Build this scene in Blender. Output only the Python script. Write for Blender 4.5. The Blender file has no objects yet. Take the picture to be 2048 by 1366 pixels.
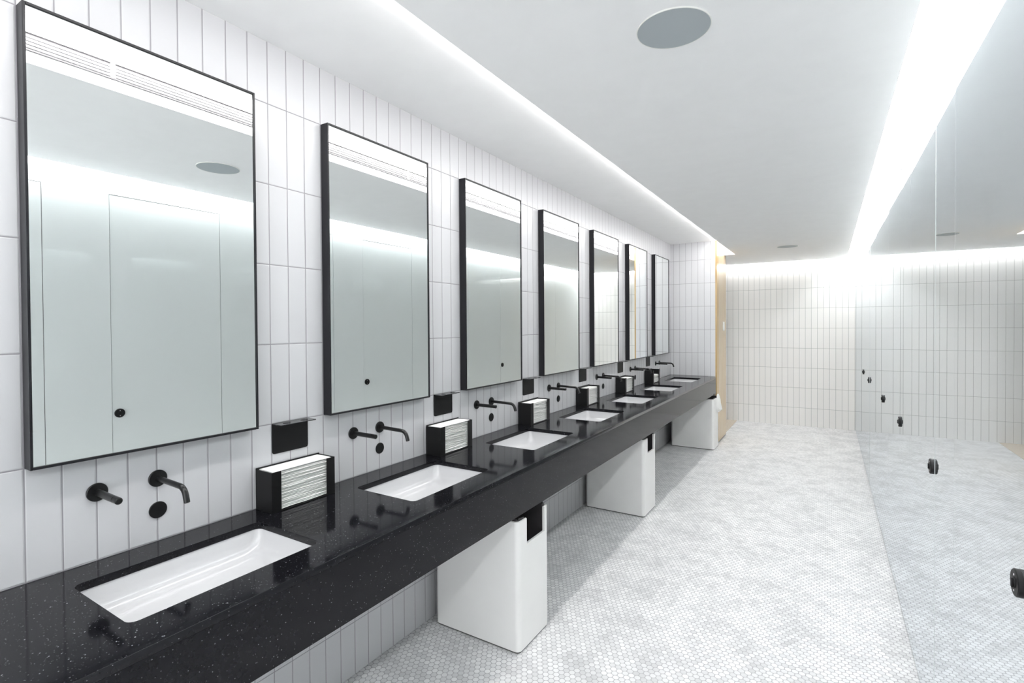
import bpy, bmesh, math, random
from math import sin, cos, pi, radians
from mathutils import Vector, Matrix, Euler
random.seed(7)
S = bpy.context.scene
C = S.collection

# ------------------------------------------------------------------ camera
EYE = 1.555
YAW, PITCH, ROLL, FPX, CY = 0.5541, 0.01229, -0.00624, 1021.585, 664.03
cd = bpy.data.cameras.new('camera'); cam = bpy.data.objects.new('camera', cd); C.objects.link(cam)
cd.sensor_fit = 'HORIZONTAL'; cd.sensor_width = 36.0
cd.lens = FPX / 2048 * 36.0
cd.shift_y = -(683 - CY) / 2048
cd.clip_start = 0.02
cam.matrix_world = (Matrix.Translation((0, 0, EYE)) @ Matrix.Rotation(YAW, 4, 'Z')
                    @ Matrix.Rotation(pi / 2 - PITCH, 4, 'X') @ Matrix.Rotation(ROLL, 4, 'Z'))
S.camera = cam

# ------------------------------------------------------------------ world, exposure, light levels
w = bpy.data.worlds.new('world'); S.world = w; w.use_nodes = True
w.node_tree.nodes['Background'].inputs[0].default_value = (0.96, 0.98, 1.0, 1)
w.node_tree.nodes['Background'].inputs[1].default_value = 0.5
S.view_settings.view_transform = 'Standard'
S.view_settings.look = 'None'
S.view_settings.gamma = 1.0
S.view_settings.use_curve_mapping = False
S.view_settings.exposure = 3.17
L_DOWN = 2.1        # lamp let into the raised ceiling over the counter edge
L_COVE = 5.6        # lamp along the glass cubicle fronts
L_COVE_SIDE = 0.6   # white trough beside it, glow stands for light falling on it
L_FAR = 2.1         # lamp along the far wall
LAMP_COL = (1.0, 0.985, 0.97)

# ------------------------------------------------------------------ measures (metres, camera above 0,0)
XW = -1.8005                      # tiled basin wall
TW, TH = 0.07824, 0.30302         # tile
Y0 = 0.4622                       # left edge of first mirror = a joint
ZB = EYE - 0.3688                 # bottom of mirrors = a joint
P = 12 * TW                       # basin spacing
ZT, ZU = 0.883, 0.672             # counter top / apron bottom
XF = -1.2184                      # counter front
YE, YF = 6.98, 8.92               # end of basin wall, far wall
ZC, ZH = 2.508, 2.632             # ceiling, raised ceiling above basins
XE, XC = -1.080, 0.232            # ceiling edges
XP = 0.339                        # glass fronts
YB = -2.2                         # wall behind the camera
YR = 7.54                         # end of the raised part

# ------------------------------------------------------------------ material helpers
def new_mat(name):
    m = bpy.data.materials.new(name); m.use_nodes = True
    nt = m.node_tree
    return m, nt, nt.nodes['Principled BSDF']

class G:
    """small helper for writing node maths"""
    def __init__(s, nt): s.nt = nt
    def n(s, t, **k):
        x = s.nt.nodes.new(t)
        for a, b in k.items(): setattr(x, a, b)
        return x
    def link(s, a, b): s.nt.links.new(a, b)
    def m(s, op, a, b=None, c=None, clamp=False):
        x = s.n('ShaderNodeMath', operation=op); x.use_clamp = clamp
        for i, v in enumerate((a, b, c)):
            if v is None: continue
            if isinstance(v, (int, float)): x.inputs[i].default_value = v
            else: s.link(v, x.inputs[i])
        return x.outputs[0]
    def mix(s, f, a, b):
        x = s.n('ShaderNodeMix', data_type='RGBA')
        for i, v in ((0, f), (6, a), (7, b)):
            if isinstance(v, (int, float, tuple)): x.inputs[i].default_value = v
            else: s.link(v, x.inputs[i])
        return x.outputs[2]
    def coord(s):
        return s.n('ShaderNodeTexCoord').outputs['Object']
    def xyz(s, v):
        x = s.n('ShaderNodeSeparateXYZ'); s.link(v, x.inputs[0]); return x.outputs
    def comb(s, a, b, c=0.0):
        x = s.n('ShaderNodeCombineXYZ')
        for i, v in enumerate((a, b, c)):
            if isinstance(v, (int, float)): x.inputs[i].default_value = v
            else: s.link(v, x.inputs[i])
        return x.outputs[0]
    def ramp(s, f, lo, hi):
        x = s.n('ShaderNodeMapRange'); x.clamp = True; x.interpolation_type = 'SMOOTHSTEP'
        s.link(f, x.inputs[0]); x.inputs[1].default_value = lo; x.inputs[2].default_value = hi
        return x.outputs[0]
    def noise(s, v, sc, det=2.0, rough=.5):
        x = s.n('ShaderNodeTexNoise'); s.link(v, x.inputs['Vector'])
        x.inputs['Scale'].default_value = sc; x.inputs['Detail'].default_value = det; x.inputs['Roughness'].default_value = rough
        return x.outputs['Fac']

def simple(name, col, rough=.5, metal=0.0, ior=1.5, spec=None, coat=0.0):
    m, nt, b = new_mat(name)
    b.inputs['Base Color'].default_value = (*col, 1)
    b.inputs['Roughness'].default_value = rough
    b.inputs['Metallic'].default_value = metal
    b.inputs['IOR'].default_value = ior
    if spec is not None: b.inputs['Specular IOR Level'].default_value = spec
    if coat: b.inputs['Coat Weight'].default_value = coat; b.inputs['Coat Roughness'].default_value = .03
    g = G(nt)
    # faint unevenness so no surface is perfectly flat in tone
    f = g.noise(g.coord(), 9.0, 3)
    k = g.m('MULTIPLY_ADD', f, .05, .975)
    x = g.n('ShaderNodeVectorMath', operation='SCALE'); x.inputs[0].default_value = col; g.link(k, x.inputs['Scale'])
    g.link(x.outputs[0], b.inputs['Base Color'])
    return m

def emit(name, col, s):
    m, nt, b = new_mat(name)
    b.inputs['Base Color'].default_value = (.8, .8, .8, 1)
    b.inputs['Emission Color'].default_value = (*col, 1)
    b.inputs['Emission Strength'].default_value = s
    return m

def tile_mat(name, axis, off, zoff, col, grout, low=None, rough=.28):
    """stacked upright tiles; axis = horizontal axis index, off = position of one joint"""
    m, nt, b = new_mat(name); g = G(nt)
    v = g.coord(); x = g.xyz(v)
    h, z = x[axis], x[2]
    u = g.m('DIVIDE', g.m('SUBTRACT', h, off), TW)
    if low is None: r = g.m('DIVIDE', g.m('SUBTRACT', z, zoff), TH)
    else:
        sel = g.m('LESS_THAN', z, .8)
        o = g.m('MULTIPLY_ADD', sel, low - zoff, zoff)
        r = g.m('DIVIDE', g.m('SUBTRACT', z, o), TH)
    fu, fr = g.m('FRACT', u), g.m('FRACT', r)
    du = g.m('MULTIPLY', g.m('MINIMUM', fu, g.m('SUBTRACT', 1.0, fu)), TW)
    dr = g.m('MULTIPLY', g.m('MINIMUM', fr, g.m('SUBTRACT', 1.0, fr)), TH)
    d = g.m('MINIMUM', du, dr)
    face = g.ramp(d, .0012, .0021)                    # 0 in the joint
    wn = g.n('ShaderNodeTexWhiteNoise', noise_dimensions='2D')
    g.link(g.comb(g.m('FLOOR', u), g.m('FLOOR', r)), wn.inputs['Vector'])
    k = g.m('MULTIPLY_ADD', wn.outputs['Value'], .035, .97)
    sc = g.n('ShaderNodeVectorMath', operation='SCALE'); sc.inputs[0].default_value = col; g.link(k, sc.inputs['Scale'])
    g.link(g.mix(face, (*grout, 1), sc.outputs[0]), b.inputs['Base Color'])
    g.link(g.m('MULTIPLY_ADD', face, rough - .8, .8), b.inputs['Roughness'])
    bp = g.n('ShaderNodeBump'); bp.inputs['Strength'].default_value = .5; bp.inputs['Distance'].default_value = .002
    edge = g.ramp(d, .0012, .0045)
    wav = g.noise(v, 14, 1)
    g.link(g.m('MULTIPLY_ADD', wav, .12, edge), bp.inputs['Height'])
    g.link(bp.outputs[0], b.inputs['Normal'])
    return m

def floor_mat():
    m, nt, b = new_mat('hexagon_mosaic'); g = G(nt)
    x = g.xyz(g.coord())
    s = .0274; rr = s * math.sqrt(3)
    X = g.m('SUBTRACT', x[0], -1.7406); Y = g.m('SUBTRACT', x[1], 1.6389)
    def cell(ox, oy):
        a = g.m('DIVIDE', g.m('SUBTRACT', X, ox), s); bq = g.m('DIVIDE', g.m('SUBTRACT', Y, oy), rr)
        ia = g.m('ROUND', a); ib = g.m('ROUND', bq)
        dx = g.m('MULTIPLY', g.m('SUBTRACT', a, ia), s); dy = g.m('MULTIPLY', g.m('SUBTRACT', bq, ib), rr)
        d2 = g.m('ADD', g.m('MULTIPLY', dx, dx), g.m('MULTIPLY', dy, dy))
        return d2, dx, dy, ia, ib
    A = cell(0, 0); B = cell(s / 2, rr / 2)
    sel = g.m('LESS_THAN', B[0], A[0])
    def pick(i, ob=0.0):
        return g.m('ADD', g.m('MULTIPLY', sel, g.m('ADD', B[i], ob)), g.m('MULTIPLY', g.m('SUBTRACT', 1.0, sel), A[i]))
    dx, dy = g.m('ABSOLUTE', pick(1)), g.m('ABSOLUTE', pick(2))
    ia, ib = pick(3, .37), pick(4, .37)
    hexd = g.m('MAXIMUM', dx, g.m('ADD', g.m('MULTIPLY', dx, .5), g.m('MULTIPLY', dy, .8660254)))
    rad = g.m('SQRT', g.m('ADD', g.m('MULTIPLY', dx, dx), g.m('MULTIPLY', dy, dy)))
    d = g.m('ADD', g.m('MULTIPLY', hexd, .55), g.m('MULTIPLY', rad, .45))
    face = g.m('SUBTRACT', 1.0, g.ramp(d, .0116, .0130))
    wn = g.n('ShaderNodeTexWhiteNoise', noise_dimensions='2D'); g.link(g.comb(ia, ib), wn.inputs['Vector'])
    cell_c = g.comb(g.m('MULTIPLY', ia, .9), g.m('MULTIPLY', ib, 1.5))
    marble = g.noise(cell_c, .16, 3, .6)
    vein = g.noise(g.coord(), 30, 4, .65)
    tone = g.m('ADD', g.m('MULTIPLY', g.ramp(wn.outputs['Value'], .0, .9), .4),
               g.m('ADD', g.m('MULTIPLY', g.ramp(marble, .33, .62), .45), g.m('MULTIPLY', vein, .3)), clamp=True)
    tile = g.mix(tone, (.48, .485, .49, 1), (.79, .79, .79, 1))
    grout = g.mix(marble, (.34, .34, .35, 1), (.47, .47, .475, 1))
    g.link(g.mix(face, grout, tile), b.inputs['Base Color'])
    g.link(g.m('MULTIPLY_ADD', face, -.42, .8), b.inputs['Roughness'])
    bp = g.n('ShaderNodeBump'); bp.inputs['Strength'].default_value = .35; bp.inputs['Distance'].default_value = .0012
    g.link(face, bp.inputs['Height']); g.link(bp.outputs[0], b.inputs['Normal'])
    return m

def quartz_mat():
    m, nt, b = new_mat('black_sparkle_quartz'); g = G(nt)
    v = g.coord()
    def specks(scale, rad, keep):
        vo = g.n('ShaderNodeTexVoronoi', feature='F1'); g.link(v, vo.inputs['Vector']); vo.inputs['Scale'].default_value = scale
        near = g.m('LESS_THAN', vo.outputs['Distance'], rad)
        ch = g.xyz(vo.outputs['Color'])
        return g.m('MULTIPLY', near, g.m('LESS_THAN', ch[0], keep)), ch[1]
    s1, c1 = specks(170, .25, .07)
    s2, c2 = specks(60, .10, .28)
    s3, c3 = specks(300, .34, .11)
    base = g.mix(g.noise(v, 45, 4, .7), (.003, .003, .004, 1), (.010, .010, .013, 1))
    f = g.m('ADD', g.m('MULTIPLY', s1, g.m('MULTIPLY', c1, .45)), g.m('ADD', g.m('MULTIPLY', s2, .6), g.m('MULTIPLY', s3, g.m('MULTIPLY', c3, .18))), clamp=True)
    g.link(g.mix(f, base, (.44, .45, .49, 1)), b.inputs['Base Color'])
    b.inputs['Roughness'].default_value = .085
    b.inputs['Specular IOR Level'].default_value = .26
    b.inputs['IOR'].default_value = 1.45
    return m

def wood_mat(name, c1, c2):
    m, nt, b = new_mat(name); g = G(nt)
    mp = g.n('ShaderNodeMapping'); g.link(g.coord(), mp.inputs['Vector']); mp.inputs['Scale'].default_value = (14, 14, .9)
    f = g.noise(mp.outputs[0], 3.0, 5, .6)
    g.link(g.mix(g.ramp(f, .3, .7), (*c1, 1), (*c2, 1)), b.inputs['Base Color'])
    b.inputs['Roughness'].default_value = .26
    return m

def glass_mat():
    # back-painted glass: white paint seen square on, more and more mirror-like towards grazing view
    m, nt, b = new_mat('back_painted_white_glass'); g = G(nt)
    nt.nodes.remove(b)
    lw = g.n('ShaderNodeLayerWeight'); lw.inputs['Blend'].default_value = .5
    f = g.m('MULTIPLY_ADD', g.ramp(lw.outputs['Facing'], .42, .86), .92, .03, clamp=True)
    d = g.n('ShaderNodeBsdfDiffuse'); d.inputs['Color'].default_value = (.69, .725, .72, 1)
    gl = g.n('ShaderNodeBsdfGlossy'); gl.inputs['Roughness'].default_value = .006; gl.inputs['Color'].default_value = (.87, .90, .925, 1)
    mx = g.n('ShaderNodeMixShader'); g.link(f, mx.inputs[0]); g.link(d.outputs[0], mx.inputs[1]); g.link(gl.outputs[0], mx.inputs[2])
    g.link(mx.outputs[0], nt.nodes['Material Output'].inputs['Surface'])
    return m

def speaker_mat():
    m, nt, b = new_mat('perforated_grey_metal'); g = G(nt)
    vo = g.n('ShaderNodeTexVoronoi', feature='F1'); g.link(g.coord(), vo.inputs['Vector']); vo.inputs['Scale'].default_value = 420
    vo.inputs['Randomness'].default_value = 0
    f = g.ramp(vo.outputs['Distance'], .25, .38)
    g.link(g.mix(f, (.12, .14, .15, 1), (.42, .46, .48, 1)), b.inputs['Base Color'])
    b.inputs['Roughness'].default_value = .6
    return m

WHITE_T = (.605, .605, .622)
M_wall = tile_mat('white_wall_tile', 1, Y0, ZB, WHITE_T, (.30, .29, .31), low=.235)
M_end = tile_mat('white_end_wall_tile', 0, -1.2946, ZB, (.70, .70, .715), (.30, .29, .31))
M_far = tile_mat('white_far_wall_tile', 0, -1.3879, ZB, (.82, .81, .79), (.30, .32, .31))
M_floor = floor_mat()
M_quartz = quartz_mat()
M_ceil = simple('matt_white_ceiling_paint', (.93, .93, .93), .9, spec=.2)
M_paint = simple('matt_white_wall_paint', (.9, .9, .9), .8, spec=.3)
M_glass = glass_mat()
M_gap = simple('shadow_gap_grey', (.10, .10, .095), .8)
M_black = simple('matt_black_metal', (.006, .006, .0065), .45, spec=.28)
M_frame = simple('black_satin_frame', (.009, .009, .012), .35, spec=.35)
M_ledge = simple('black_glossy_shelf_metal', (.02, .02, .022), .16)
M_faucet = simple('black_faucet_finish', (.007, .007, .0075), .28, spec=.38)
M_ceramic = simple('white_ceramic', (.58, .58, .59), .08)
M_bin = simple('white_powder_coated_steel', (.80, .795, .78), .33)
M_liner = simple('black_bin_liner', (.07, .065, .068), .2)
M_bag = simple('white_plastic_bag', (.80, .80, .78), .3)
M_paper = simple('white_paper', (.93, .925, .915), .9, spec=.1)
M_wood = wood_mat('light_maple_veneer', (.53, .40, .25), (.61, .475, .31))
M_woodedge = wood_mat('darker_wood_edge', (.50, .33, .14), (.58, .40, .19))
M_woodfloor = wood_mat('pale_wood_floor', (.60, .51, .41), (.68, .59, .49))
M_plastic = simple('white_plastic', (.82, .82, .78), .4)
M_speaker = speaker_mat()
M_slat = simple('grey_slat', (.13, .12, .13), .5)
M_dot = simple('pale_metal_pin', (.75, .72, .75), .3, metal=.5)
M_down = emit('downlight_lamp', LAMP_COL, L_DOWN)
M_cove = emit('cove_lamp', (.97, .985, 1.0), L_COVE)
M_coveside = emit('cove_trough_glow', (.97, .985, 1.0), L_COVE_SIDE)
M_farlamp = emit('far_cove_lamp', (1.0, .99, .97), L_FAR)
M_mirror, _nt, _b = new_mat('silvered_mirror')
_b.inputs['Metallic'].default_value = 1; _b.inputs['Roughness'].default_value = 0.0
_b.inputs['Base Color'].default_value = (.93, .955, .948, 1)

# ------------------------------------------------------------------ mesh helpers
def add_box(bm, x0, x1, y0, y1, z0, z1, bev=0.0, seg=2):
    r = bmesh.ops.create_cube(bm, size=1)
    vs = r['verts']
    for v in vs:
        v.co = Vector(((x0 + x1) / 2 + v.co.x * (x1 - x0), (y0 + y1) / 2 + v.co.y * (y1 - y0), (z0 + z1) / 2 + v.co.z * (z1 - z0)))
    if bev:
        es = list({e for v in vs for e in v.link_edges})
        bmesh.ops.bevel(bm, geom=es, offset=bev, segments=seg, affect='EDGES', profile=.5)

def rrect(cx, cy, hx, hy, r, n=6):
    pts = []
    for sx, sy, a0 in ((1, 1, 0), (-1, 1, 90), (-1, -1, 180), (1, -1, 270)):
        for i in range(n + 1):
            a = radians(a0 + 90 * i / n)
            pts.append((cx + sx * (hx - r) + r * cos(a), cy + sy * (hy - r) + r * sin(a)))
    return pts

def loft(bm, rings, cap0=True, cap1=True, closed=True):
    vr = [[bm.verts.new(p) for p in ring] for ring in rings]
    n = len(vr[0])
    for a, b in zip(vr, vr[1:]):
        for i in range(n if closed else n - 1):
            j = (i + 1) % n
            bm.faces.new((a[i], a[j], b[j], b[i]))
    if cap0: bm.faces.new(list(reversed(vr[0])))
    if cap1: bm.faces.new(vr[-1])
    return vr

def add_prism(bm, pts, z0, z1):
    loft(bm, [[(x, y, z0) for x, y in pts], [(x, y, z1) for x, y in pts]])

def add_tube(bm, path, r, n=16, round_end=True):
    """tube along a path in the local X-Z plane or any 3-D path"""
    path = [Vector(p) for p in path]; rings = []
    prev = None
    T = []
    for i, p in enumerate(path):
        t = (path[min(i + 1, len(path) - 1)] - path[max(i - 1, 0)]).normalized(); T.append(t)
    side = Vector((0, 1, 0))
    for i, p in enumerate(path):
        rr = r[i] if isinstance(r, (list, tuple)) else r
        a = side - T[i] * side.dot(T[i]); a.normalize(); b = T[i].cross(a)
        rings.append([tuple(p + (a * cos(2 * pi * k / n) + b * sin(2 * pi * k / n)) * rr) for k in range(n)])
    if round_end:
        p, t = path[-1], T[-1]; rr = r[-1] if isinstance(r, (list, tuple)) else r
        a = side - t * side.dot(t); a.normalize(); b = t.cross(a)
        for q in (.5, .9):
            rings.append([tuple(p + t * rr * .25 * q + (a * cos(2 * pi * k / n) + b * sin(2 * pi * k / n)) * rr * (1 - .35 * q)) for k in range(n)])
    loft(bm, rings)

def add_disc_x(bm, x0, x1, y, z, r, n=40, bev=.0015):
    """disc whose axis is X"""
    prof = [(x0, r), (x1 - bev, r), (x1, r - bev)]
    if x1 < x0: prof = [(x0, r), (x1 + bev, r), (x1, r - bev)]
    loft(bm, [[(px, y + pr * cos(2 * pi * k / n), z + pr * sin(2 * pi * k / n)) for k in range(n)] for px, pr in prof])

def add_disc_z(bm, x, y, z0, z1, r, n=64):
    loft(bm, [[(x + r * cos(2 * pi * k / n), y + r * sin(2 * pi * k / n), z) for k in range(n)] for z in (z0, z1)])

def obj(name, bm, mat, parent=None, smooth=False, kind=None, label=None):
    bmesh.ops.recalc_face_normals(bm, faces=bm.faces)
    me = bpy.data.meshes.new(name); bm.to_mesh(me); bm.free()
    me.materials.append(mat)
    if smooth:
        for p in me.polygons: p.use_smooth = True
        me.set_sharp_from_angle(angle=radians(35))
    o = bpy.data.objects.new(name, me); C.objects.link(o)
    if parent: o.parent = parent
    if kind: o['kind'] = kind
    if label: o['label'] = label
    return o

def boxes(name, lst, mat, parent=None, kind=None, bev=0, label=None):
    bm = bmesh.new()
    for b in lst: add_box(bm, *b, bev)
    return obj(name, bm, mat, parent, kind=kind, label=label, smooth=bool(bev))

def curve_plate(name, outer, holes, z0, z1, mat, parent=None, kind=None, bev=0.0):
    """plate with holes made by filling a flat curve, then turned into a mesh"""
    cu = bpy.data.curves.new(name, 'CURVE'); cu.dimensions = '2D'; cu.fill_mode = 'BOTH'
    for pts in [outer] + holes:
        sp = cu.splines.new('POLY'); sp.points.add(len(pts) - 1); sp.use_cyclic_u = True
        for p, q in zip(sp.points, pts): p.co = (q[0], q[1], 0, 1)
    cu.extrude = (z1 - z0) / 2 - bev
    if bev: cu.bevel_depth = bev; cu.bevel_resolution = 2; cu.offset = -bev
    t = bpy.data.objects.new(name, cu); C.objects.link(t)
    dg = bpy.context.evaluated_depsgraph_get(); dg.update()
    me = bpy.data.meshes.new_from_object(t.evaluated_get(dg))
    bpy.data.objects.remove(t); bpy.data.curves.remove(cu)
    me.name = name
    for v in me.vertices: v.co.z += (z0 + z1) / 2
    me.materials.clear(); me.materials.append(mat)
    o = bpy.data.objects.new(name, me); C.objects.link(o)
    if parent: o.parent = parent
    if kind: o['kind'] = kind
    return o

def thing(name, label, cat, loc=(0, 0, 0), group=None, rz=0):
    o = bpy.data.objects.new(name, None); C.objects.link(o); o.empty_display_size = .05
    o.location = loc; o.rotation_euler = (0, 0, rz)
    o['label'] = label; o['category'] = cat
    if group: o['group'] = group
    return o

def tag(o, label, cat, group=None, kind=None):
    o['label'] = label; o['category'] = cat
    if group: o['group'] = group
    if kind: o['kind'] = kind
    return o

def dup(root, loc, label=None, group=None):
    def rec(o, par):
        c = o.copy(); C.objects.link(c)
        if par: c.parent = par
        for ch in list(o.children): rec(ch, c)
        return c
    r = rec(root, None); r.location = loc
    if label: r['label'] = label
    if group: r['group'] = group
    return r

# ------------------------------------------------------------------ the room
boxes('floor', [(XW - .1, .47, YB - .1, YF + .1, -.08, 0)], M_floor, kind='structure')
boxes('floor_corridor', [(-3.1, XW - .1, YE + .72, YF + .1, -.08, .0), (XW - .1, XF - .03, YE + .72, YF, 0.0, .003)], M_woodfloor, kind='structure')
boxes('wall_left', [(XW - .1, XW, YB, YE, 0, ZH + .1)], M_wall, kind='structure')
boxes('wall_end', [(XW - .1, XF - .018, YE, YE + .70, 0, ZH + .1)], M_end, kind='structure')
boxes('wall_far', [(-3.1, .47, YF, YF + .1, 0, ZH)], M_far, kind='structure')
# room goes on behind the camera; opening between short returns added for fill light
boxes('wall_back', [(XW - .1, XW + .25, YB - .1, YB, 0, ZH + .1), (.2, .47, YB - .1, YB, 0, ZH + .1), (XW + .25, .2, YB - .1, YB, 2.45, ZH + .1)], M_paint, kind='structure')
boxes('wall_corridor', [(-3.1, -3.0, YE + .60, YF, 0, ZH)], M_paint, kind='structure')
boxes('wall_corridor_side', [(-3.0, XW - .1, YE + .60, YE + .70, 0, ZH)], M_paint, kind='structure')
boxes('ceiling', [(XE, XC, YB, YR, ZC, ZH), (XE, XC, YR, YF - .08, ZC, ZH), (-3.0, XE, YE + .70, YF - .08, ZC, ZH),
                  (XF - .017, XE, YR, YE + .70, ZC, ZH)], M_ceil, kind='structure')
boxes('ceiling_raised', [(XW, XE + .2, YB, YE, ZH, ZH + .08), (XF - .018, XE + .2, YE, YR + .1, ZH, ZH + .08)], M_ceil, kind='structure')
# wood lining on the end of the basin wall, with its darker edge strip and black foot
boxes('wall_wood', [(XF - .018, XF, YE + .13, YE + .70, .018, ZH)], M_wood, kind='structure')
boxes('trim_1', [(XF - .018, XF + .001, YE + .002, YE + .128, .018, ZH)], M_woodedge, kind='structure')
boxes('trim_2', [(XF - .018, XF - .006, YE, YE + .70, 0, .018)], M_gap, kind='structure')
# dark strip standing for the shade in the gap between worktop and wood
boxes('gap_shade_strip', [(XF - .10, XF - .019, YE - .06, YE - .002, ZU - .01, ZT - .004)], M_gap, kind='structure')

# glass cubicle fronts -------------------------------------------------
DOORS = [(.400, 1.085), (1.415, 2.100), (2.440, 3.125), (3.480, 4.165), (4.500, 5.185), (5.930, 6.610), (6.915, 7.600)]
ZD = EYE + .8432
bm = bmesh.new()
edges = [YB] + [v for d in DOORS for v in (d[0] - .0025, d[1] + .0025)] + [YF]
for a, b in zip(edges[0::2], edges[1::2]): add_box(bm, XP, XP + .010, a, b, .010, ZD + .003)
add_box(bm, XP, XP + .010, YB, YF, ZD + .003, ZC + .075)
obj('wall_right', bm, M_glass, kind='structure')
boxes('wall_right_core', [(XP + .014, XP + .1, YB, YF, 0, ZC + .1)], M_gap, kind='structure')

def make_door(n, y0, y1, ang):
    bm = bmesh.new(); wd = y1 - y0
    add_box(bm, 0, .010, -wd, 0, 0, ZD - .007, .0006, 1)      # hinged on its far side
    d = obj('door_%d' % n, bm, M_glass, kind='structure')
    d.location = (XP, y1, .007); d.rotation_euler = (0, 0, ang)
    return d
random.seed(3)
doors = []
for i, (a, b) in enumerate(DOORS):
    d = make_door(i + 1, a, b, radians((-.05, .18, -.08, .20, .10, -.12, .16)[i]))
    doors.append(d)
ZL = EYE - .543
def door_lock(door, wd):
    y, z = -wd + .038, ZL - .007
    bm = bmesh.new(); add_disc_x(bm, .0005, -.010, y, z, .0285, bev=.002)
    lk = obj('door_lock', bm, M_black, door, smooth=True)
    bm = bmesh.new(); add_disc_x(bm, -.010, -.0120, y, z, .011, bev=.0007)
    add_box(bm, -.0150, -.0115, y - .004, y + .004, z - .010, z + .010, .001)
    obj('thumb_turn', bm, M_black, lk, smooth=True)
    for s in (-1, 1):
        bm = bmesh.new(); add_disc_x(bm, -.010, -.0108, y, z + s * .0165, .0022, n=12, bev=.0004)
        obj('pin', bm, M_dot, lk, label='pale metal pin')
for i, d in enumerate(doors[1:]):
    door_lock(d, DOORS[i + 1][1] - DOORS[i + 1][0])

# ------------------------------------------------------------------ lamps of the place
t = thing('cove_light', 'long bright cove light along the ceiling edge above the white glass fronts', 'light', (0, 0, ZC))
boxes('trough_glow', [(XC + .001, .300, YB, YF - .08, 0.075, .09)], M_coveside, t, label='white cove trough with its lit look put in as glow')
boxes('lamp', [(.304, XP - .001, YB, YF - .08, 0.075, .09)], M_cove, t)
boxes('lamp_housing', [(XC, XP + .1, YB, YF, .091, .124)], M_ceil, t)
t = thing('cove_light', 'bright cove light along the ceiling edge above the tiled far wall', 'light', (0, 0, ZC))
boxes('lamp', [(-3.0, XP - .001, YF - .078, YF - .002, .004, .02)], M_farlamp, t)
boxes('lamp_housing', [(-3.0, XC - .001, YF - .079, YF - .001, .021, .12)], M_ceil, t)
t = thing('downlight', 'bright lamp strip let into the raised ceiling, seen in the mirrors only', 'light', (XE, 0, ZH))
YG0, YG1 = YB + .02, YR - .02
boxes('lamp', [(-.112, -.012, YG0, YG1, -.018, -.001)], M_down, t)
boxes('lamp_frame', [(-.0115, -.006, YG0, YG1, -.018, -.001)], M_paint, t)
t = thing('slot_grille', 'long white slot grille on the ceiling step facing the mirrors, seen in the mirrors only', 'grille', (XE, 0, 0))
boxes('grille_frame', [(-.004, 0, YG0, YG1, ZC + .044, ZC + .048), (-.004, 0, YG0, YG1, ZC + .110, ZC + .114)], M_slat, t)
for k in range(5):
    z = ZC + .0555 + k * .0125
    boxes('slat', [(-.004, -.001, YG0, YG1, z - .0028, z + .0028)], M_slat, t)
for k in range(9):
    yk = Y0 + .45 + k * P * .9
    boxes('divider', [(-.005, 0, yk - .008, yk + .008, ZC + .0485, ZC + .1095)], M_paint, t)

# ------------------------------------------------------------------ ceiling speakers
def speaker(y, label):
    t = thing('ceiling_speaker', label, 'speaker', (-.424, y, ZC), 'round grey ceiling speakers')
    bm = bmesh.new(); add_disc_z(bm, 0, 0, -.004, 0, .1125); obj('grille', bm, M_speaker, t, smooth=True)
    bm = bmesh.new()
    n = 64
    for (ra, rb, za, zb) in ((.1127, .1150, -.0045, 0),):
        prof = [(ra, zb), (ra, za), (rb, za), (rb, zb)]
        loft(bm, [[(r * cos(2 * pi * k / n), r * sin(2 * pi * k / n), z) for k in range(n)] for r, z in prof], False, False)
    obj('rim', bm, M_plastic, t, smooth=True)
speaker(1.683, 'round grey ceiling speaker nearest the camera, above the second mirror')
speaker(7.12, 'small looking round grey ceiling speaker far off near the tiled far wall')

# ------------------------------------------------------------------ worktop with apron
CX, CYS = -1.511, .776            # first basin centre
HX, HY = .163, .257
t = thing('vanity_counter', 'long black speckled stone vanity counter along the white tiled wall', 'counter', (0, 0, 0))
YC0, YC1 = -.9, YE - .062
outer = [(XW + .001, YC0), (XF, YC0), (XF, YC1), (XF - .105, YC1), (XF - .105, YE - .001), (XW + .001, YE - .001)]
holes = [rrect(CX, CYS + i * P, HX, HY, .022, 6) for i in range(7)]
curve_plate('countertop', outer, holes, ZT - .022, ZT, M_quartz, t, bev=.0008)
boxes('apron', [(XF - .022, XF, YC0, YC1, ZU, ZT - .0223), (XW + .001, XF - .0225, YC1 - .02, YC1, ZU, ZT - .0223),
                (XW + .001, XF - .0225, YC0, YC0 + .02, ZU, ZT - .0223)], M_quartz, t)

# ------------------------------------------------------------------ repeated fittings
ORD = ['leftmost', 'second from left', 'third from left', 'fourth from left', 'fifth from left', 'sixth from left', 'rightmost']

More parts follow.
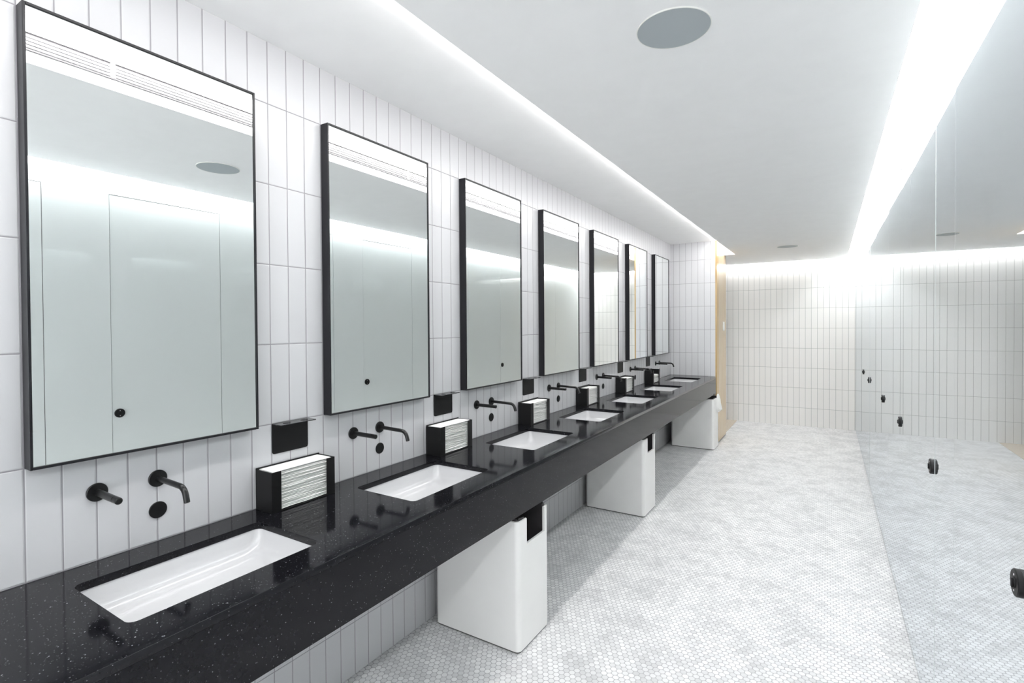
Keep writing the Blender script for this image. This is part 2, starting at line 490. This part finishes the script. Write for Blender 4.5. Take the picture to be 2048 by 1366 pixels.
def make_mirror():
    t = thing('wall_mirror', '', 'mirror', (XW, Y0, ZB), 'black framed mirrors over the basins')
    W, H, D, F = 8 * TW, 4 * TH, .045, .0075
    bm = bmesh.new()
    ys = [(0, F), (W - F, W)]
    for a, b in ys: add_box(bm, .001, D, a + .0008, b, 0, H, .0008, 1)
    add_box(bm, .001, D, F, W - F, 0, F, .0008, 1); add_box(bm, .001, D, F, W - F, H - F, H, .0008, 1)
    obj('frame', bm, M_frame, t, smooth=True)
    bm = bmesh.new(); add_box(bm, D - .010, D - .004, F, W - F, F, H - F)
    obj('mirror_glass', bm, M_mirror, t)
    return t
def make_basin():
    t = bmesh.new()
    def ring(hx, hy, r, z): return [(x, y, z) for x, y in rrect(0, 0, hx, hy, r, 8)]
    prof = [(.185, .279, .03, -.0225), (.185, .279, .03, -.030), (.170, .264, .028, -.040), (.166, .260, .03, -.122), (.158, .252, .03, -.140), (.10, .2, .03, -.150), (.10, .2, .03, -.143)]
    out = [ring(*p) for p in prof[:6]]
    ins = [ring(.1655, .2595, .024, -.0225), ring(.164, .258, .026, -.032), ring(.161, .255, .030, -.050), ring(.156, .250, .036, -.070), ring(.146, .240, .042, -.086), ring(.130, .222, .046, -.096), ring(.105, .195, .046, -.101), ring(.06, .12, .03, -.103)]
    a = loft(t, out, False, True); b = loft(t, ins, False, True)
    n = len(a[0])
    for i in range(n):
        j = (i + 1) % n; t.faces.new((a[0][i], a[0][j], b[0][j], b[0][i]))
    root = thing('wash_basin', '', 'sink', (CX, CYS, ZT), 'white basins sunk in the counter')
    obj('bowl', t, M_ceramic, root, smooth=True)
    return root
def make_spout():
    t = thing('wall_faucet', '', 'faucet', (XW, CYS, EYE - .474), 'black wall faucets')
    bm = bmesh.new(); add_disc_x(bm, .0005, .007, 0, 0, .0262); obj('flange', bm, M_faucet, t, smooth=True)
    path = [(.005, 0, 0), (.05, 0, -.0008), (.10, 0, -.002), (.142, 0, -.003)]
    r0 = .034; cx, cz = .142, -.003 - r0
    for k in range(1, 9):
        a = radians(90 - 9 * k); path.append((cx + r0 * cos(a), 0, cz + r0 * sin(a)))
    e = Vector(path[-1]); q = radians(18 - 90); path.append(tuple(e + Vector((cos(q), 0, sin(q))) * .020))
    bm = bmesh.new(); add_tube(bm, path, .0085, 20); obj('spout', bm, M_faucet, t, smooth=True)
    return t
def make_handle():
    t = thing('faucet_handle', '', 'handle', (XW, Y0 + 2 * TW, EYE - .474), 'black mixer handles beside the faucets')
    bm = bmesh.new(); add_disc_x(bm, .0005, .007, 0, 0, .0262); obj('flange', bm, M_faucet, t, smooth=True)
    bm = bmesh.new(); add_tube(bm, [(.005, 0, 0), (.06, 0, -.0005), (.118, 0, -.001), (.120, 0, -.001)], [.0098] * 4, 20, False)
    obj('collar', bm, M_faucet, t, smooth=True)
    bm = bmesh.new(); add_tube(bm, [(.120, 0, -.001), (.1215, 0, -.001), (.1216, 0, -.001), (.143, 0, -.0015)], [.0085, .0085, .0098, .0098], 20)
    obj('lever', bm, M_faucet, t, smooth=True)
    return t
def make_cover():
    t = thing('sensor_cover', '', 'cover plate', (XW, CYS, EYE - .574), 'round black discs under the faucets')
    bm = bmesh.new(); add_disc_x(bm, .0005, .004, 0, 0, .0258); obj('disc', bm, M_black, t, smooth=True)
    return t
def make_shelf():
    W = 2 * TW
    t = thing('wall_shelf', '', 'shelf', (XW, Y0 + 9 * TW, EYE - .368), 'black metal wall brackets')
    # back plate with rounded lower corners
    bm = bmesh.new(); r = .010
    pts = [(0, 0), (0, -.117 + r)] + [(r - r * cos(radians(a)), -.117 + r - r * sin(radians(a))) for a in (22.5, 45, 67.5, 90)]
    pts += [(W - r + r * sin(radians(a)), -.117 + r - r * cos(radians(a))) for a in (0, 22.5, 45, 67.5, 90)] + [(W, 0)]
    loft(bm, [[(.0008, y, z) for y, z in pts], [(.0035, y, z) for y, z in pts]])
    obj('back_plate', bm, M_black, t)
    holes = [[(.036 + .014 * cos(2 * pi * k / 24), yy + .014 * sin(2 * pi * k / 24)) for k in range(24)] for yy in (.040, W - .040)]
    o = curve_plate('ledge', [(.0036, 0.0), (.056, 0.0), (.060, .004), (.060, W - .004), (.056, W), (.0036, W)], holes, -.003, 0, M_ledge, t)
    return t
def make_box():
    W, D, H = .275, .098, .148
    t = thing('towel_dispenser', '', 'towel dispenser', (XW + .006, Y0 + .635, ZT), 'black paper towel dispensers on the counter')
    bm = bmesh.new(); h = .0025
    add_box(bm, 0, h, 0, W, .0005, H + .004)                   # back
    add_box(bm, h, D, 0, h, .0005, H); add_box(bm, h, D, W - h, W, .0005, H)
    add_box(bm, h, D, h, W - h, .0005, h + .001)
    add_box(bm, D - h, D, h, .038, h + .001, H); add_box(bm, D - h, D, W - .038, W - h, h + .001, H)
    obj('case', bm, M_black, t)
    return t

mir = make_mirror(); bas = make_basin(); spo = make_spout(); han = make_handle(); cov = make_cover(); she = make_shelf(); dis = make_box()
def place(src, i, label):
    loc = Vector(src['_l']) + Vector((0, i * P, 0))
    if i == 0: src['label'] = label; return src
    o = dup(src, loc, label); return o
for o in (mir, bas, spo, han, cov, she, dis): o['_l'] = tuple(o.location)
nth = ['first', 'second', 'third', 'fourth', 'fifth', 'sixth', 'seventh']
made = []
for i in range(7):
    wm = ('the largest, nearest' if i == 0 else 'the smallest, farthest' if i == 6 else ORD[i])
    made += [place(mir, i, 'black framed upright wall mirror, %s of the seven mirrors' % wm),
             place(bas, i, 'white undermount basin in black counter below the %s mirror' % ORD[i] if 0 < i < 6 else 'white undermount basin in black counter below the %s mirror' % wm.replace('the ', '')),
             place(spo, i, 'black curved wall faucet above the %s basin of seven' % ORD[i]),
             place(han, i, 'straight black mixer handle left of the %s faucet of seven' % ORD[i]),
             place(cov, i, 'round flat black wall disc under the %s faucet of seven' % ORD[i])]
    if i < 6:
        made += [place(she, i, 'black metal wall bracket with ledge between the %s and %s mirror from left' % (nth[i], nth[i + 1])),
                 place(dis, i, 'black open-front towel dispenser between the %s and %s basin from left' % (nth[i], nth[i + 1]))]
for o in made:
    if '_l' in o.keys(): del o['_l']

# ------------------------------------------------------------------ folded paper towels, one object each
random.seed(11)
def towel_mesh(k):
    rnd = random.Random(k)
    W, D, T = .252, .0845, .0052
    nx, ny = 9, 22
    ph, am, sk = rnd.uniform(0, 6), rnd.uniform(.0001, .00045), rnd.uniform(-.0015, .0015)
    def zz(u, v, top):
        e = (2 * v - 1) ** 2
        wob = am * sin(ph + v * rnd0[0] * 6) * u
        return (T * (1 - .40 * u ** 6) if top else T * .34 * u ** 6) + wob + .0003 * sin(ph * 2 + 13 * v) * u
    rnd0 = [rnd.uniform(.6, 1.6)]
    bm = bmesh.new(); g = {}
    for top in (0, 1):
        for i in range(nx + 1):
            for j in range(ny + 1):
                u, v = i / nx, j / ny
                x = D * u + .0012 * sin(ph + 9 * v) * u
                g[top, i, j] = bm.verts.new((x, W * v + sk * u, zz(u, v, top)))
    for i in range(nx):
        for j in range(ny):
            bm.faces.new((g[1, i, j], g[1, i + 1, j], g[1, i + 1, j + 1], g[1, i, j + 1]))
            bm.faces.new((g[0, i, j], g[0, i, j + 1], g[0, i + 1, j + 1], g[0, i + 1, j]))
    for j in range(ny):
        for i, s in ((0, 1), (nx, -1)):
            q = (g[0, i, j], g[1, i, j], g[1, i, j + 1], g[0, i, j + 1]); bm.faces.new(q if s > 0 else q[::-1])
    for i in range(nx):
        for j in (0, ny):
            bm.faces.new((g[0, i, j], g[0, i + 1, j], g[1, i + 1, j], g[1, i, j]))
    bmesh.ops.recalc_face_normals(bm, faces=bm.faces)
    me = bpy.data.meshes.new('paper_towel'); bm.to_mesh(me); bm.free()
    me.materials.append(M_paper)
    for p in me.polygons: p.use_smooth = True
    me.set_sharp_from_angle(angle=radians(40))
    return me
TM = [towel_mesh(k) for k in range(8)]
counts = [27, 27, 26, 25, 25, 16]
for i, n in enumerate(counts):
    bx, by = XW + .0085, Y0 + .635 + i * P
    for k in range(n):
        o = bpy.data.objects.new('paper_towel', random.choice(TM)); C.objects.link(o)
        z = ZT + .0042 + k * .0053
        o.location = (bx + random.uniform(0, .0042), by + .0115 + random.uniform(-.0015, .0015), z)
        if k == n - 1:
            o.rotation_euler = (0, radians(-1.5), radians(random.uniform(-.6, .6)))
            tag(o, 'top white folded paper towel in the dispenser between %s and %s basin' % (nth[i], nth[i + 1]), 'paper towel', 'paper towels in dispenser %s from left' % nth[i])
        else:
            o.rotation_euler = (0, 0, radians(random.uniform(-.35, .35)))
            tag(o, 'white folded paper towel stacked in the dispenser between %s and %s basin' % (nth[i], nth[i + 1]), 'paper towel', 'paper towels in dispenser %s from left' % nth[i])

# ------------------------------------------------------------------ waste bins under the counter
def make_bin(x0, x1, y0, y1, label, notch, bag=False):
    t = thing('waste_bin', label, 'bin', ((x0 + x1) / 2, (y0 + y1) / 2, 0), 'white bins under the counter')
    hx, hy = (x1 - x0) / 2, (y1 - y0) / 2; wl = .012; R = .026
    ZTOP, ZN = .628, .502
    o8 = rrect(0, 0, hx, hy, R, 8); i8 = rrect(0, 0, hx - wl, hy - wl, R - wl, 8)
    na, nb = notch[0] - (y0 + y1) / 2, notch[1] - (y0 + y1) / 2
    bm = bmesh.new()
    # floor plate and lower ring
    loft(bm, [[(x, y, .008) for x, y in o8], [(x, y, ZN) for x, y in o8], [(x, y, ZN) for x, y in i8], [(x, y, .02) for x, y in i8]], True, True)
    # upper ring, open at the front between na and nb (start in the notch's far side, go round)
    def cut(pts, x):
        n = len(pts)
        # pts begin on the +x side at y = hy-R .. ; front straight runs from last point up to first point
        return [(x, nb)] + pts + [(x, na)]
    ro, ri = cut(o8, hx), cut(i8, hx - wl)
    ro_t, ri_t = ro, ri
    A = [bm.verts.new((x, y, ZN)) for x, y in ro]; B = [bm.verts.new((x, y, ZTOP - .003)) for x, y in ro]
    A2 = [bm.verts.new((x, y, ZN)) for x, y in ri]; B2 = [bm.verts.new((x, y, ZTOP - .003)) for x, y in ri]
    mid = [bm.verts.new(((a[0] + b[0]) / 2, (a[1] + b[1]) / 2, ZTOP)) for a, b in zip(ro, ri)]
    n = len(ro)
    for i in range(n - 1):
        bm.faces.new((A[i], A[i + 1], B[i + 1], B[i])); bm.faces.new((A2[i + 1], A2[i], B2[i], B2[i + 1]))
        bm.faces.new((B[i], B[i + 1], mid[i + 1], mid[i])); bm.faces.new((mid[i], mid[i + 1], B2[i + 1], B2[i]))
        bm.faces.new((A[i + 1], A[i], A2[i], A2[i + 1]))
    for i in (0, n - 1):
        bm.faces.new((A[i], A2[i], B2[i], mid[i], B[i]))
    obj('body', bm, M_bin, t, smooth=True)
    bm = bmesh.new(); add_prism(bm, rrect(0, 0, hx - .004, hy - .004, R - .004, 8), 0, .0078)
    obj('foot', bm, M_gap, t, label='dark recessed foot')
    # liner: thin open bag standing a little above the rim
    l8 = rrect(0, 0, hx - wl - .002, hy - wl - .002, R - wl, 8); k8 = rrect(0, 0, hx - wl - .006, hy - wl - .006, R - wl - .002, 8)
    bm = bmesh.new(); ro, ri = cut(l8, hx - wl - .002), cut(k8, hx - wl - .006)
    def wob(i): return ZTOP + .006 + .007 * sin(i * 1.3) * sin(i * .37 + 1)
    loft(bm, [[(x, y, .03) for x, y in l8], [(x, y, ZN - .006) for x, y in l8], [(x, y, ZN - .006) for x, y in k8], [(x, y, .034) for x, y in k8]], True, True)
    A = [bm.verts.new((x, y, ZN - .006)) for x, y in ro]; B = [bm.verts.new((x, y, wob(i))) for i, (x, y) in enumerate(ro)]
    A2 = [bm.verts.new((x, y, ZN - .006)) for x, y in ri]; B2 = [bm.verts.new((x, y, wob(i))) for i, (x, y) in enumerate(ri)]
    n = len(ro)
    for i in range(n - 1):
        bm.faces.new((A[i], A[i + 1], B[i + 1], B[i])); bm.faces.new((A2[i + 1], A2[i], B2[i], B2[i + 1]))
        bm.faces.new((B[i], B[i + 1], B2[i + 1], B2[i])); bm.faces.new((A[i + 1], A[i], A2[i], A2[i + 1]))
    for i in (0, n - 1): bm.faces.new((A[i], A2[i], B2[i], B[i]))
    obj('liner', bm, M_liner, t, smooth=True, label='black plastic liner')
    if bag:
        # white bag pulled over the far front corner, bulging outwards
        bm = bmesh.new(); rnd = random.Random(5); rings = []
        yc = hy - .070
        prof = [(.668, .002, .040), (.664, .014, .050), (.64, .022, .062), (.60, .030, .068), (.55, .040, .074), (.51, .046, .074), (.475, .052, .060), (.462, .040, .045), (.44, .014, .03), (.425, .004, .02)]
        for z, dx, hw in prof:
            ring = []
            for k in range(20):
                a = pi * k / 19 - pi / 2
                f = 1 + .10 * sin(5 * a + z * 40) + rnd.uniform(-.04, .04)
                ring.append((hx - .001 + dx * cos(a) * f, yc + hw * sin(a), z))
            rings.append(ring)
        loft(bm, rings, True, True)
        obj('bag', bm, M_bag, t, smooth=True, label='white plastic bag hanging over the rim')
    return t
make_bin(-1.748, -1.236, 2.045, 2.347, 'white steel bin with black liner under counter, nearest the camera', (2.122, 2.302))
make_bin(-1.768, -1.257, 4.040, 4.366, 'white steel bin with dark slot under counter, middle of three bins', (4.135, 4.310))
make_bin(-1.716, -1.196, 6.655, 6.975, 'white bin with white plastic bag hanging over its rim by wood wall', (6.835, 6.945), True)

# ------------------------------------------------------------------ small white switch on the wood
t = thing('wall_switch', 'small white switch on the light wood wall beside the far opening', 'switch', (XF, 7.46, 1.53))
boxes('backbox', [(.0005, .010, -.045, .045, -.060, .060)], M_plastic, t, bev=.002)
boxes('rocker', [(.010, .013, -.028, .028, -.040, .040)], M_plastic, t, bev=.001)
